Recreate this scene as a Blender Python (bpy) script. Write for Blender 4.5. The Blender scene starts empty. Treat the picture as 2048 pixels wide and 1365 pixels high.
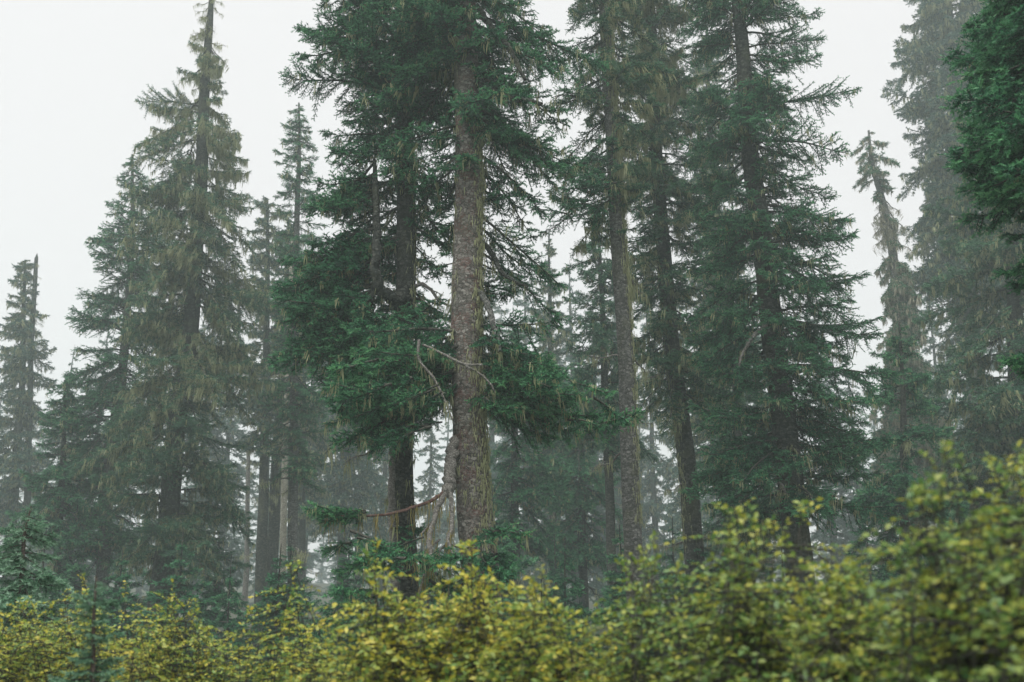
import bpy, math, random
import numpy as np
from mathutils import Vector

SC = bpy.context.scene
R = math.radians
rnd = random.Random(7)

# ---------------------------------------------------------------- camera
PITCH = R(16.0)
FOC = 35.0 / 36.0 * 2048          # focal length in pixels of the 2048 wide photograph
EYE = np.array([0.0, 0.0, 2.2])
cam_d = bpy.data.cameras.new('camera')
cam_d.lens = 35; cam_d.sensor_width = 36; cam_d.clip_start = 0.05; cam_d.clip_end = 2000
cam_d.dof.use_dof = True; cam_d.dof.focus_distance = 21; cam_d.dof.aperture_fstop = 2.0
cam = bpy.data.objects.new('camera', cam_d)
cam.location = EYE.tolist(); cam.rotation_euler = (R(90) + PITCH, 0, 0)
SC.collection.objects.link(cam); SC.camera = cam

# ---------------------------------------------------------------- sky, sun, exposure
world = bpy.data.worlds.new('World'); SC.world = world; world.use_nodes = True
wn = world.node_tree; wn.nodes.clear()
sky = wn.nodes.new('ShaderNodeTexSky'); sky.sky_type = 'NISHITA'; sky.sun_disc = False
sky.sun_elevation = R(72); sky.sun_rotation = R(200)
b1 = wn.nodes.new('ShaderNodeBackground'); b1.inputs[1].default_value = 0.05
wn.links.new(sky.outputs[0], b1.inputs[0])
b2 = wn.nodes.new('ShaderNodeBackground')            # even overcast cloud cover
b2.inputs[0].default_value = (0.90, 0.88, 0.875, 1); b2.inputs[1].default_value = 0.322
mx = wn.nodes.new('ShaderNodeMixShader'); mx.inputs[0].default_value = 0.95
wn.links.new(b1.outputs[0], mx.inputs[1]); wn.links.new(b2.outputs[0], mx.inputs[2])
wo = wn.nodes.new('ShaderNodeOutputWorld'); wn.links.new(mx.outputs[0], wo.inputs[0])

sun_d = bpy.data.lights.new('sun', 'SUN'); sun_d.energy = 1.5; sun_d.angle = R(60)
sun_d.color = (1.0, 0.98, 0.94)
sun = bpy.data.objects.new('sun', sun_d); sun.rotation_euler = (R(18), 0, R(-20)); sun.location = (0, -5, 60)
SC.collection.objects.link(sun)

SC.view_settings.view_transform = 'Standard'; SC.view_settings.look = 'None'
SC.view_settings.exposure = 1.72; SC.view_settings.gamma = 1.0
cy = SC.cycles
cy.max_bounces = 5; cy.diffuse_bounces = 3; cy.glossy_bounces = 1; cy.transmission_bounces = 2
cy.transparent_max_bounces = 4; cy.volume_bounces = 2; cy.use_denoising = True
cy.caustics_reflective = False; cy.caustics_refractive = False
HAZE = 0.0025

# ---------------------------------------------------------------- helpers
def link(o):
    SC.collection.objects.link(o); return o

def P(px, py, Y):
    """the point of the plane at distance Y seen at photograph position px, py"""
    a = (px - 1024) / FOC; b = (682.5 - py) / FOC
    d = np.array([a, math.cos(PITCH) - b * math.sin(PITCH), math.sin(PITCH) + b * math.cos(PITCH)])
    return EYE + d * (Y / d[1])

def mpp(px, py, Y):
    """metres per photograph pixel there"""
    p = P(px, py, Y) - EYE
    return (p[1] * math.cos(PITCH) + p[2] * math.sin(PITCH)) / FOC

class Geo:
    """collects numpy vertex/face blocks and turns them into one mesh"""
    def __init__(s): s.v = []; s.f = {}; s.n = 0; s.a = []
    def add(s, v, f, mat=0, att=None):
        v = np.asarray(v, dtype=np.float32).reshape(-1, 3); f = np.asarray(f, dtype=np.int64)
        if len(v) == 0: return
        s.f.setdefault((f.shape[1], mat), []).append(f + s.n)
        s.v.append(v); s.n += len(v)
        s.a.append(np.full(len(v), 0.0, np.float32) if att is None else np.asarray(att, np.float32))
    def merge(s, o, M, t):
        base = s.n
        v = np.concatenate(o.v) @ M.T + t
        s.v.append(v.astype(np.float32)); s.a.append(np.concatenate(o.a)); s.n += len(v)
        for k, fl in o.f.items(): s.f.setdefault(k, []).append(np.concatenate(fl) + base)
    def mesh(s, name, mats, smooth=True):
        me = bpy.data.meshes.new(name)
        v = np.concatenate(s.v)
        me.vertices.add(len(v)); me.vertices.foreach_set('co', v.ravel())
        loops = []; starts = []; mi = []; c = 0
        for (k, mat), fl in s.f.items():
            f = np.concatenate(fl)
            loops.append(f.ravel()); starts.append(c + np.arange(len(f)) * k); c += f.size
            mi.append(np.full(len(f), mat, np.int32))
        loops = np.concatenate(loops).astype(np.int32); starts = np.concatenate(starts).astype(np.int32)
        me.loops.add(len(loops)); me.loops.foreach_set('vertex_index', loops)
        me.polygons.add(len(starts)); me.polygons.foreach_set('loop_start', starts)
        me.polygons.foreach_set('material_index', np.concatenate(mi))
        if smooth: me.polygons.foreach_set('use_smooth', np.ones(len(starts), bool))
        at = me.attributes.new('tint', 'FLOAT', 'POINT'); at.data.foreach_set('value', np.concatenate(s.a))
        for m in mats: me.materials.append(m)
        me.update(calc_edges=True)
        return me

def unit(a): return a / np.maximum(np.linalg.norm(a, axis=-1, keepdims=True), 1e-9)

def tube(geo, pts, rad, sides=6, mat=0, rough=0.0, rng=None, caps=True, flute=0.0):
    pts = np.asarray(pts, float); rad = np.asarray(rad, float); n = len(pts)
    t = np.gradient(pts, axis=0); t = unit(t)
    ref = np.array([0.0, 1.0, 0.0]) if abs(t[0, 1]) < 0.8 else np.array([1.0, 0, 0])
    u = unit(np.cross(t, ref)); w = np.cross(t, u)
    a = np.linspace(0, 2 * np.pi, sides, endpoint=False)
    rr = np.repeat(rad[:, None], sides, 1)
    if rough and rng is not None:
        nz = rng.normal(0, 1, (n, sides))
        nz = (nz + np.roll(nz, 1, 1) + np.roll(nz, 1, 0)) / 1.7
        rr = rr * (1 + rough * nz)
    if flute:
        ph = np.linspace(0, 1, n)[:, None]
        rr = rr * (1 + flute * np.sin(3 * a[None] + 4 * ph) + flute * .6 * np.sin(5 * a[None] - 7 * ph + 1))
    v = pts[:, None] + rr[..., None] * (np.cos(a)[None, :, None] * u[:, None] + np.sin(a)[None, :, None] * w[:, None])
    i = np.arange(n - 1)[:, None] * sides; j = np.arange(sides)[None]; k = (j + 1) % sides
    f = np.stack([i + j, i + k, i + sides + k, i + sides + j], -1).reshape(-1, 4)
    geo.add(v.reshape(-1, 3), f, mat)
    if caps and sides <= 8:
        geo.add(v[-1], [list(range(sides))], mat)

def smooth_path(pts, n):
    pts = np.asarray(pts, float); m = len(pts)
    if m == 2: return pts[0] + (pts[1] - pts[0]) * np.linspace(0, 1, n)[:, None]
    p = np.vstack([2 * pts[0] - pts[1], pts, 2 * pts[-1] - pts[-2]])
    s = np.linspace(0, m - 1 - 1e-6, n); i = s.astype(int); t = (s - i)[:, None]
    a, b, c, d = p[i], p[i + 1], p[i + 2], p[i + 3]
    return .5 * ((2 * b) + (-a + c) * t + (2 * a - 5 * b + 4 * c - d) * t ** 2 + (-a + 3 * b - 3 * c + d) * t ** 3)

def lichen(geo, P0, rng, mat, lmin=.1, lmax=.4, wid=.018, per=3):
    """hanging strands under the points P0: kinked narrow ribbons tapering to a tip"""
    P0 = np.repeat(np.asarray(P0, float).reshape(-1, 3), per, 0)
    n = len(P0)
    if not n: return
    P0 = P0 + rng.normal(0, .03, (n, 3))
    L = lmin * .5 + (lmax - lmin * .5) * rng.uniform(0, 1, n) ** 1.7
    a = rng.uniform(0, np.pi, n); side = np.stack([np.cos(a), np.sin(a), np.zeros(n)], 1)
    w = (wid * rng.uniform(.5, 1.4, n))[:, None]
    d1 = np.stack([rng.normal(0, .12, n), rng.normal(0, .12, n), -np.ones(n)], 1)
    d2 = d1 + rng.normal(0, .1, (n, 3))
    A = P0 - side * w * .5; B = P0 + side * w * .5
    M = P0 + d1 * (L * .5)[:, None]; C = M - side * w * .45; D = M + side * w * .5; T = M + d2 * (L * .5)[:, None]
    v = np.stack([A, B, D, C, T], 1).reshape(-1, 3)
    i = np.arange(n)[:, None] * 5
    geo.add(v, (i + np.array([0, 1, 2, 3])), mat)
    geo.f.setdefault((3, mat), []).append(i + np.array([3, 2, 4]) + geo.n - len(v))

def needles(geo, p0, d, L, rng, mat, per, nl, nw, tint=None):
    """needle tufts round the shoots p0 + d*L"""
    n = len(p0)
    if not n: return
    p0 = np.repeat(p0, per, 0); d = np.repeat(d, per, 0); L = np.repeat(L, per)
    t = np.tile((np.arange(per) + .5) / per, n) + rng.uniform(-.5, .5, n * per) / per
    b = p0 + d * (L * t)[:, None]
    r = rng.normal(0, 1, (n * per, 3)); r[:, 2] = r[:, 2] * .6 + .25
    r = r - (r * d).sum(1, keepdims=True) * d; r = unit(r)
    e = unit(d * rng.uniform(.5, .95, (n * per, 1)) + r * .75)
    s = unit(np.cross(e, rng.normal(0, 1, (n * per, 3))))
    ln = (nl * rng.uniform(.7, 1.2, n * per))[:, None]; wd = nw * .5
    v = np.stack([b - s * wd, b + s * wd, b + e * ln + s * wd * .35, ], 1).reshape(-1, 3)
    at = None if tint is None else np.repeat(np.repeat(tint, per), 3)
    geo.add(v, np.arange(n * per)[:, None] * 3 + np.array([0, 1, 2]), mat, at)

LOD = {  # side spacing, shoot spacing, shoot length, needles per shoot, needle length, width
    0: (.090, .072, .15, 13, .040, .016),
    1: (.125, .09, .20, 9, .075, .028),
    2: (.26, .18, .32, 7, .15, .06),
    3: (.62, .40, .55, 5, .25, .10),
}
def bough(L, slope, droop, up, lich, lod, rng, sag=.35):
    """a conifer bough along +X from the origin; materials 0 wood, 1 needles, 2 lichen"""
    g = Geo(); sp, ssp, sl, per, nl, nw = LOD[lod]
    n = 12; s = np.linspace(0, 1, n)
    wob = rng.normal(0, .035) * L
    main = np.stack([s * L * .95, wob * np.sin(s * 3.0) + .02 * L * np.sin(s * 7 + rng.uniform(0, 6)),
                     L * (slope * s - droop * s ** 2 + up * s ** 4)], 1)
    r0 = .011 + .0105 * L
    tube(g, main, r0 * (1 - s) ** .8 + .003, 5 if lod < 2 else 3, 0)
    at = lambda q: np.stack([np.interp(q, s, main[:, k]) for k in range(3)], -1)
    tan = lambda q: unit(at(np.minimum(q + .03, 1)) - at(np.maximum(q - .03, 0)))
    p0s, ds, ls, tn, wood_pts = [], [], [], [], []
    q = .10 + rng.uniform(0, .05)
    while q < 1:
        for sg in (-1, 1):
            if rng.random() < .13: continue
            qq = min(q + rng.uniform(-.3, .3) * sp / L, 1)
            b = at(qq); t = tan(qq)
            shape = min(1, (qq + .22) * 1.9) * (1 - qq) ** .62
            l = min(max(.43 * L * shape * rng.uniform(.6, 1.2), .10), 1.15)
            an = R(rng.uniform(38, 68)) * sg
            h = np.array([t[0] * math.cos(an) - t[1] * math.sin(an), t[0] * math.sin(an) + t[1] * math.cos(an), 0])
            h = h / np.linalg.norm(h)
            dz = t[2] * .5 - rng.uniform(.0, .9) * sag * 1.6 + rng.uniform(-.3, .42)
            if rng.random() < .22: dz -= rng.uniform(.5, 1.4); l *= .75
            m = max(3, int(l / ssp) + 1); k = np.linspace(0, 1, m)
            sp_ = b + h * (k * l)[:, None]
            sp_[:, 2] += l * (dz * k - sag * .5 * k ** 2 + .22 * k ** 3)
            sp_ += rng.normal(0, .006, sp_.shape)
            if lod < 2: tube(g, sp_[[0, m // 2, m - 1]], [.007 + .004 * l, .005, .002], 3, 0, caps=False)
            elif lod == 2: tube(g, sp_[[0, m - 1]], [.012, .004], 3, 0, caps=False)
            wood_pts.append(sp_)
            dd = unit(np.diff(sp_, axis=0)); seg = np.linalg.norm(np.diff(sp_, axis=0), axis=1)
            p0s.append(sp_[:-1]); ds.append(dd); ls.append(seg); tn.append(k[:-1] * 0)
            # sub-shoots on both sides of the side branch, flat spray with a little lift
            for sg2 in (-1, 1):
                idx = np.arange(1 if m > 3 else 0, m)
                bb = sp_[idx]; base = dd[np.minimum(idx, m - 2)]
                a2 = np.radians(rng.uniform(28, 62, len(idx))) * sg2
                ca, sa = np.cos(a2), np.sin(a2)
                d2 = np.stack([base[:, 0] * ca - base[:, 1] * sa, base[:, 0] * sa + base[:, 1] * ca,
                               base[:, 2] * .5 + rng.uniform(-.75, .55, len(idx))], 1)
                p0s.append(bb); ds.append(unit(d2))
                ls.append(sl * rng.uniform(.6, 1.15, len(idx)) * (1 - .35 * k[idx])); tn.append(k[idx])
        q += sp / L * rng.uniform(.75, 1.25)
    tip = at(.98)
    p0s.append(tip[None]); ds.append(tan(.98)[None]); ls.append(np.array([sl])); tn.append(np.array([1.]))
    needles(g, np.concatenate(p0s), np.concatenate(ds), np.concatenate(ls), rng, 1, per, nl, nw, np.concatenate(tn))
    if lich:
        wp = np.concatenate(wood_pts + [main[2:], main[2:-1] * .5 + main[3:] * .5])
        k = int({1: 3, 2: 20, 3: 50}[lich] * L / (1, 1.4, 3, 8)[lod])
        w = {0: .021, 1: .036, 2: .07, 3: .12}[lod]
        lichen(g, (wp + rng.normal(0, .012, wp.shape))[np.argsort(wp[:, 0] + rng.normal(0, .22 * L, len(wp)))][(len(wp) * rng.uniform(0, .999, k) ** 1.5).astype(int)], rng, 2, .06, .22 + .10 * lich, w, per=11)
    return g

def dead_twig(L, rng, lich):
    g = Geo(); n = 8; s = np.linspace(0, 1, n)
    m = np.stack([s * L, np.cumsum(rng.normal(0, .04, n)) * L, (-.35 * s ** 1.6 + .06 * np.sin(s * 9)) * L + np.cumsum(rng.normal(0, .02, n)) * L], 1)
    m[0] = 0
    tube(g, m, .028 * L * (1 - s) + .006, 5, 0)
    pts = [m]
    for k in range(int(5 * L) + 3):
        i = rng.integers(2, n - 1); l = L * rng.uniform(.15, .4); a = rng.uniform(-1.2, 1.2)
        q = m[i] + np.outer(np.linspace(0, 1, 4) * l, [math.cos(a), math.sin(a), rng.uniform(-.7, .1)]) + rng.normal(0, .015, (4, 3))
        q[0] = m[i]; tube(g, q, [.012, .008, .006, .003], 3, 0, caps=False); pts.append(q)
    if lich:
        wp = np.concatenate(pts); lichen(g, wp[rng.integers(0, len(wp), int(lich * 14 * L))], rng, 2, .06, .42, .013, 5)
    return g

# ---------------------------------------------------------------- materials
def newmat(name):
    m = bpy.data.materials.new(name); m.use_nodes = True
    nt = m.node_tree; nt.nodes.clear()
    out = nt.nodes.new('ShaderNodeOutputMaterial')
    return m, nt, out
def ramp(nt, stops, src):
    r = nt.nodes.new('ShaderNodeValToRGB'); e = r.color_ramp.elements
    e[0].position, e[0].color = stops[0][0], (*stops[0][1], 1)
    e[1].position, e[1].color = stops[-1][0], (*stops[-1][1], 1)
    for p, c in stops[1:-1]:
        x = e.new(p); x.color = (*c, 1)
    nt.links.new(src, r.inputs[0]); return r
def noise(nt, vec, scale, detail=3, rough=.6):
    n = nt.nodes.new('ShaderNodeTexNoise'); n.inputs['Scale'].default_value = scale
    n.inputs['Detail'].default_value = detail; n.inputs['Roughness'].default_value = rough
    if vec is not None: nt.links.new(vec, n.inputs['Vector'])
    return n
def math_n(nt, op, a, b):
    n = nt.nodes.new('ShaderNodeMath'); n.operation = op
    for i, x in enumerate((a, b)):
        if isinstance(x, (int, float)): n.inputs[i].default_value = x
        else: nt.links.new(x, n.inputs[i])
    return n.outputs[0]
def mixc(nt, fac, a, b, mode='MIX'):
    n = nt.nodes.new('ShaderNodeMix'); n.data_type = 'RGBA'; n.blend_type = mode
    if isinstance(fac, (int, float)): n.inputs[0].default_value = fac
    else: nt.links.new(fac, n.inputs[0])
    for i, x in ((6, a), (7, b)):
        if isinstance(x, tuple): n.inputs[i].default_value = (*x, 1)
        else: nt.links.new(x, n.inputs[i])
    return n.outputs[2]

def foliage_mat(name, stops, trans=.3, rough=.55, spec=.25, w_isl=.35, w_tint=0.0, w_noise=.45, nscale=.9, w_obj=.25):
    m, nt, out = newmat(name)
    geo = nt.nodes.new('ShaderNodeNewGeometry'); oi = nt.nodes.new('ShaderNodeObjectInfo')
    nz = noise(nt, geo.outputs['Position'], nscale, 4)
    fac = math_n(nt, 'MULTIPLY', geo.outputs['Random Per Island'], w_isl)
    fac = math_n(nt, 'ADD', fac, math_n(nt, 'MULTIPLY', nz.outputs[0], w_noise))
    fac = math_n(nt, 'ADD', fac, math_n(nt, 'MULTIPLY', oi.outputs['Random'], w_obj))
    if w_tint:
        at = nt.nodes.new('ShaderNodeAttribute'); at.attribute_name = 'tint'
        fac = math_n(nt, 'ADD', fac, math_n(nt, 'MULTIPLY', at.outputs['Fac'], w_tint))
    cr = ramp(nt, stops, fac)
    pb = nt.nodes.new('ShaderNodeBsdfPrincipled')
    nt.links.new(cr.outputs[0], pb.inputs['Base Color'])
    pb.inputs['Roughness'].default_value = rough; pb.inputs['Specular IOR Level'].default_value = spec
    if trans:
        tr = nt.nodes.new('ShaderNodeBsdfTranslucent'); nt.links.new(cr.outputs[0], tr.inputs[0])
        ms = nt.nodes.new('ShaderNodeMixShader'); ms.inputs[0].default_value = trans
        nt.links.new(pb.outputs[0], ms.inputs[1]); nt.links.new(tr.outputs[0], ms.inputs[2])
        nt.links.new(ms.outputs[0], out.inputs[0])
    else: nt.links.new(pb.outputs[0], out.inputs[0])
    return m

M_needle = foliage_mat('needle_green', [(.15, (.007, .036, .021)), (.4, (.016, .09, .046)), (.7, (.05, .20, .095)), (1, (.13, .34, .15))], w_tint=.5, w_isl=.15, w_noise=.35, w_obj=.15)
M_bright = foliage_mat('needle_bright', [(.15, (.009, .045, .025)), (.4, (.022, .12, .055)), (.7, (.07, .25, .11)), (1, (.17, .41, .17))], w_tint=.5, w_isl=.15, w_noise=.35, w_obj=.15)
M_olive = foliage_mat('needle_olive', [(.15, (.010, .045, .028)), (.45, (.028, .11, .060)), (.9, (.12, .25, .135))], w_tint=.4, w_isl=.15, w_noise=.35, w_obj=.2)
M_blue = foliage_mat('needle_blue_green', [(.2, (.025, .085, .042)), (.45, (.06, .17, .09)), (.75, (.17, .33, .20)), (1, (.33, .49, .36))], w_tint=.35)
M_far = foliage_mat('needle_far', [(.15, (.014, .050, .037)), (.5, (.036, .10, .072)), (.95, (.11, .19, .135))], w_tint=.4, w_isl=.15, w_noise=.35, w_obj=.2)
M_lichen = foliage_mat('lichen', [(.1, (.18, .20, .105)), (.5, (.37, .39, .225)), (.95, (.62, .62, .41))], trans=.45, rough=.9, spec=.05, w_obj=.15)
M_lichen_y = foliage_mat('lichen_yellow', [(.1, (.15, .13, .045)), (.5, (.30, .255, .095)), (.95, (.48, .41, .19))], trans=.25, rough=.9, spec=.05, w_obj=.1)
M_lichen_b = foliage_mat('lichen_brown', [(.1, (.20, .19, .135)), (.5, (.37, .35, .26)), (.95, (.54, .52, .41))], trans=.25, rough=.9, spec=.05, w_obj=.1)
M_leaf = foliage_mat('shrub_leaf', [(.18, (.06, .16, .055)), (.38, (.17, .28, .065)), (.54, (.34, .39, .065)), (.74, (.56, .50, .07)), (.93, (.74, .50, .06)), (1, (.62, .24, .035))],
                     trans=.42, rough=.38, spec=.45, w_isl=.45, w_noise=.40, nscale=2.4, w_obj=.0, w_tint=.28)
M_leaf_g = foliage_mat('shrub_leaf_green', [(.2, (.05, .15, .055)), (.42, (.14, .25, .06)), (.62, (.30, .36, .065)), (.86, (.56, .48, .06)), (1, (.55, .28, .04))],
                     trans=.42, rough=.36, spec=.5, w_isl=.42, w_noise=.40, nscale=2.0, w_obj=.0, w_tint=.30)

def bark_mat(name, dark, mid, pale, red=0.0, scale=1.0, moss=.3, bump=.5):
    m, nt, out = newmat(name)
    tc = nt.nodes.new('ShaderNodeNewGeometry')
    mp = nt.nodes.new('ShaderNodeMapping'); mp.inputs['Scale'].default_value = (1, 1, 1.5)
    nt.links.new(tc.outputs['Position'], mp.inputs[0])
    vor = nt.nodes.new('ShaderNodeTexVoronoi'); vor.inputs['Scale'].default_value = 13 * scale
    vor.feature = 'DISTANCE_TO_EDGE'
    wv = noise(nt, mp.outputs[0], 6 * scale, 3)
    dist = mixc(nt, .12, mp.outputs[0], wv.outputs['Color'], 'ADD'); nt.links.new(dist, vor.inputs['Vector'])
    vc = nt.nodes.new('ShaderNodeTexVoronoi'); vc.inputs['Scale'].default_value = 13 * scale; nt.links.new(dist, vc.inputs['Vector'])
    n1 = noise(nt, mp.outputs[0], 11 * scale, 6, .7); n2 = noise(nt, tc.outputs['Position'], 1.3, 4)
    sep = nt.nodes.new('ShaderNodeSeparateColor'); nt.links.new(vc.outputs['Color'], sep.inputs[0])
    f = math_n(nt, 'ADD', math_n(nt, 'MULTIPLY', n1.outputs[0], .55), math_n(nt, 'MULTIPLY', sep.outputs[0], .45))
    cr = ramp(nt, [(.25, dark), (.5, mid), (.78, pale)], f)
    crack = nt.nodes.new('ShaderNodeMapRange'); crack.inputs[1].default_value = 0; crack.inputs[2].default_value = .09
    nt.links.new(vor.outputs['Distance'], crack.inputs[0])
    col = mixc(nt, crack.outputs[0], tuple(x * .45 for x in dark), cr.outputs[0])
    mo = nt.nodes.new('ShaderNodeMapRange'); mo.inputs[1].default_value = .52; mo.inputs[2].default_value = .7; mo.inputs[4].default_value = moss
    nt.links.new(n2.outputs[0], mo.inputs[0]); col = mixc(nt, mo.outputs[0], col, (.12, .13, .07))
    n5 = noise(nt, mp.outputs[0], 2.2 * scale, 5, .7); dk = nt.nodes.new('ShaderNodeMapRange'); dk.inputs[1].default_value = .54; dk.inputs[2].default_value = .66; dk.inputs[4].default_value = .4
    nt.links.new(n5.outputs[0], dk.inputs[0]); col = mixc(nt, dk.outputs[0], col, tuple(x * .8 for x in dark))
    if red:
        n3 = noise(nt, tc.outputs['Position'], 2.6, 4); n4 = noise(nt, mp.outputs[0], 20, 3)
        rr = nt.nodes.new('ShaderNodeMapRange'); rr.inputs[1].default_value = .50; rr.inputs[2].default_value = .60; rr.inputs[4].default_value = red
        nt.links.new(math_n(nt, 'MULTIPLY', math_n(nt, 'ADD', n3.outputs[0], n4.outputs[0]), .5), rr.inputs[0])
        col = mixc(nt, rr.outputs[0], col, (.16, .04, .035))
    pb = nt.nodes.new('ShaderNodeBsdfPrincipled'); nt.links.new(col, pb.inputs['Base Color'])
    pb.inputs['Roughness'].default_value = .88; pb.inputs['Specular IOR Level'].default_value = .2
    bp = nt.nodes.new('ShaderNodeBump'); bp.inputs['Strength'].default_value = bump; bp.inputs['Distance'].default_value = .05
    h = math_n(nt, 'ADD', math_n(nt, 'MULTIPLY', crack.outputs[0], .6), n1.outputs[0]); nt.links.new(h, bp.inputs['Height'])
    nt.links.new(bp.outputs[0], pb.inputs['Normal']); nt.links.new(pb.outputs[0], out.inputs[0])
    return m
M_bark_hero = bark_mat('bark_grey_scaly', (.085, .08, .07), (.17, .163, .143), (.31, .30, .27), red=.45, bump=.7, moss=.35)
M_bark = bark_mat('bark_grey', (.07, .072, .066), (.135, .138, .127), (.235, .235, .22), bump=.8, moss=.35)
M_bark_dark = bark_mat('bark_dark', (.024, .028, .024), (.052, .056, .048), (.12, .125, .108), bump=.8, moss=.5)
M_twig = bark_mat('twig_brown', (.03, .032, .026), (.062, .06, .05), (.13, .125, .105), scale=3, bump=.3)
M_dead = bark_mat('dead_wood_grey', (.10, .095, .085), (.22, .21, .19), (.42, .40, .37), scale=3, bump=.5, moss=.2)
M_twig_red = bark_mat('twig_red_brown', (.06, .03, .025), (.14, .07, .06), (.26, .18, .15), scale=4, bump=.3, moss=.1)
M_sap = bark_mat('sapling_bark', (.05, .04, .034), (.11, .08, .065), (.2, .16, .14), scale=4, bump=.3, moss=.2)
M_snag = bark_mat('snag_pale', (.16, .15, .12), (.30, .285, .23), (.48, .46, .38), scale=2, bump=.5, moss=.3)

m, nt, out = newmat('forest_floor'); M_floor = m
tc = nt.nodes.new('ShaderNodeNewGeometry'); n1 = noise(nt, tc.outputs['Position'], 1.2, 8, .7); n2 = noise(nt, tc.outputs['Position'], 22, 5, .7)
f = math_n(nt, 'ADD', math_n(nt, 'MULTIPLY', n1.outputs[0], .6), math_n(nt, 'MULTIPLY', n2.outputs[0], .4))
cr = ramp(nt, [(.3, (.018, .02, .010)), (.5, (.04, .045, .02)), (.7, (.075, .055, .03))], f)
pb = nt.nodes.new('ShaderNodeBsdfPrincipled'); nt.links.new(cr.outputs[0], pb.inputs['Base Color']); pb.inputs['Roughness'].default_value = .95
bp = nt.nodes.new('ShaderNodeBump'); bp.inputs['Distance'].default_value = .08; nt.links.new(n2.outputs[0], bp.inputs['Height'])
nt.links.new(bp.outputs[0], pb.inputs['Normal']); nt.links.new(pb.outputs[0], out.inputs[0])

# ---------------------------------------------------------------- ground, haze
def gz(x, y):
    return (.25 * np.sin(x * .13 + 1) * np.cos(y * .11) + .12 * np.sin(x * .5 + y * .31) + .05 * np.sin(x * 1.7) * np.sin(y * 1.3)) * np.clip(y / 6., 0, 1) \
        + 10.0 * np.clip((y - 50) / 140., 0, 1) ** 1.3
def gzf(x, y): return float(gz(np.float64(x), np.float64(y)))
nx, ny = 161, 161
gx, gy = np.meshgrid(np.linspace(-175, 175, nx), np.linspace(-40, 260, ny))
gv = np.stack([gx, gy, gz(gx, gy)], -1).reshape(-1, 3)
ii = (np.arange(ny - 1)[:, None] * nx + np.arange(nx - 1)[None]).ravel()
g = Geo(); g.add(gv, np.stack([ii, ii + 1, ii + nx + 1, ii + nx], 1), 0)
ground = link(bpy.data.objects.new('ground', g.mesh('ground', [M_floor]))); ground['kind'] = 'structure'

g = Geo(); x0, x1, y0, y1, z0, z1 = -180, 180, -45, 265, -2.5, 46
g.add([(x0, y0, z0), (x1, y0, z0), (x1, y1, z0), (x0, y1, z0), (x0, y0, z1), (x1, y0, z1), (x1, y1, z1), (x0, y1, z1)],
      [(0, 3, 2, 1), (4, 5, 6, 7), (0, 1, 5, 4), (1, 2, 6, 5), (2, 3, 7, 6), (3, 0, 4, 7)])
m, nt, out = newmat('haze'); pv = nt.nodes.new('ShaderNodeVolumePrincipled')
pv.inputs['Color'].default_value = (.84, .975, .97, 1); pv.inputs['Density'].default_value = HAZE; pv.inputs['Anisotropy'].default_value = .3
nt.links.new(pv.outputs[0], out.inputs['Volume'])
haze = link(bpy.data.objects.new('haze', g.mesh('haze', [m], smooth=False))); haze['kind'] = 'stuff'

# ---------------------------------------------------------------- tree builder
SLOPES = {'up': (.42, .22, .10), 'level': (.10, .30, .20), 'droop': (-.22, .38, .26), 'hang': (-.5, .45, .12)}
CLASSES = (.6, 1.2, 2.1, 3.2)
_cache = {}
def bough_mesh(cls, slope, lich, lod, nm, lm, wm, var):
    key = (cls, slope, lich, lod, var)
    if key not in _cache:
        rng = np.random.default_rng(int(cls * 10) * 1009 + lich * 101 + lod * 31 + var * 7 + ord(slope[0]))
        _cache[key] = bough(cls, *SLOPES[slope], lich, lod, rng).mesh('bough', [wm, nm, lm])
    return (_cache[key], (wm, nm, lm))
_tw = {}
def twig_mesh(lich, lm, var, wm):
    key = (lich, lm.name, var, wm.name)
    if key not in _tw:
        _tw[key] = dead_twig(1.0, np.random.default_rng(var * 17 + lich), lich).mesh('dead_branch', [wm, wm, lm])
    return _tw[key]

def thing(name, label, cat, loc, group=None):
    o = bpy.data.objects.new(name, None); o.empty_display_size = .3
    o.location = [float(a) for a in loc]; o['label'] = label; o['category'] = cat
    if group: o['group'] = group
    return link(o)
def child(name, me, parent, loc=(0, 0, 0), rot=(0, 0, 0), sc=1.0, label=None):
    mats = None
    if isinstance(me, tuple): me, mats = me
    o = bpy.data.objects.new(name, me); o.parent = parent
    if mats:
        for sl, m_ in zip(o.material_slots, mats): sl.link = 'OBJECT'; sl.material = m_
    o.location = [float(a) for a in loc]; o.rotation_euler = rot
    o.scale = (sc, sc, sc) if isinstance(sc, float) else sc
    if label: o['label'] = label
    return link(o)

def trunk_strands(g, path, rad, rng, n, side, z0, z1, mat, lmax=.5, wid=.03):
    """lichen on the bark of one side of a trunk"""
    zs = rng.uniform(z0, z1, n)
    zz = path[:, 2]
    c = np.stack([np.interp(zs, zz, path[:, 0]), np.interp(zs, zz, path[:, 1]), zs], 1)
    r = np.interp(zs, zz, rad)
    a = rng.normal({'right': -.55, 'left': math.pi + .6, 'front': -1.4}[side], .33, n)
    c[:, 0] += np.cos(a) * (r + .012); c[:, 1] += np.sin(a) * (r + .012)
    lichen(g, c, rng, mat, .04, lmax * .8, wid * .55, 4)

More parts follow.
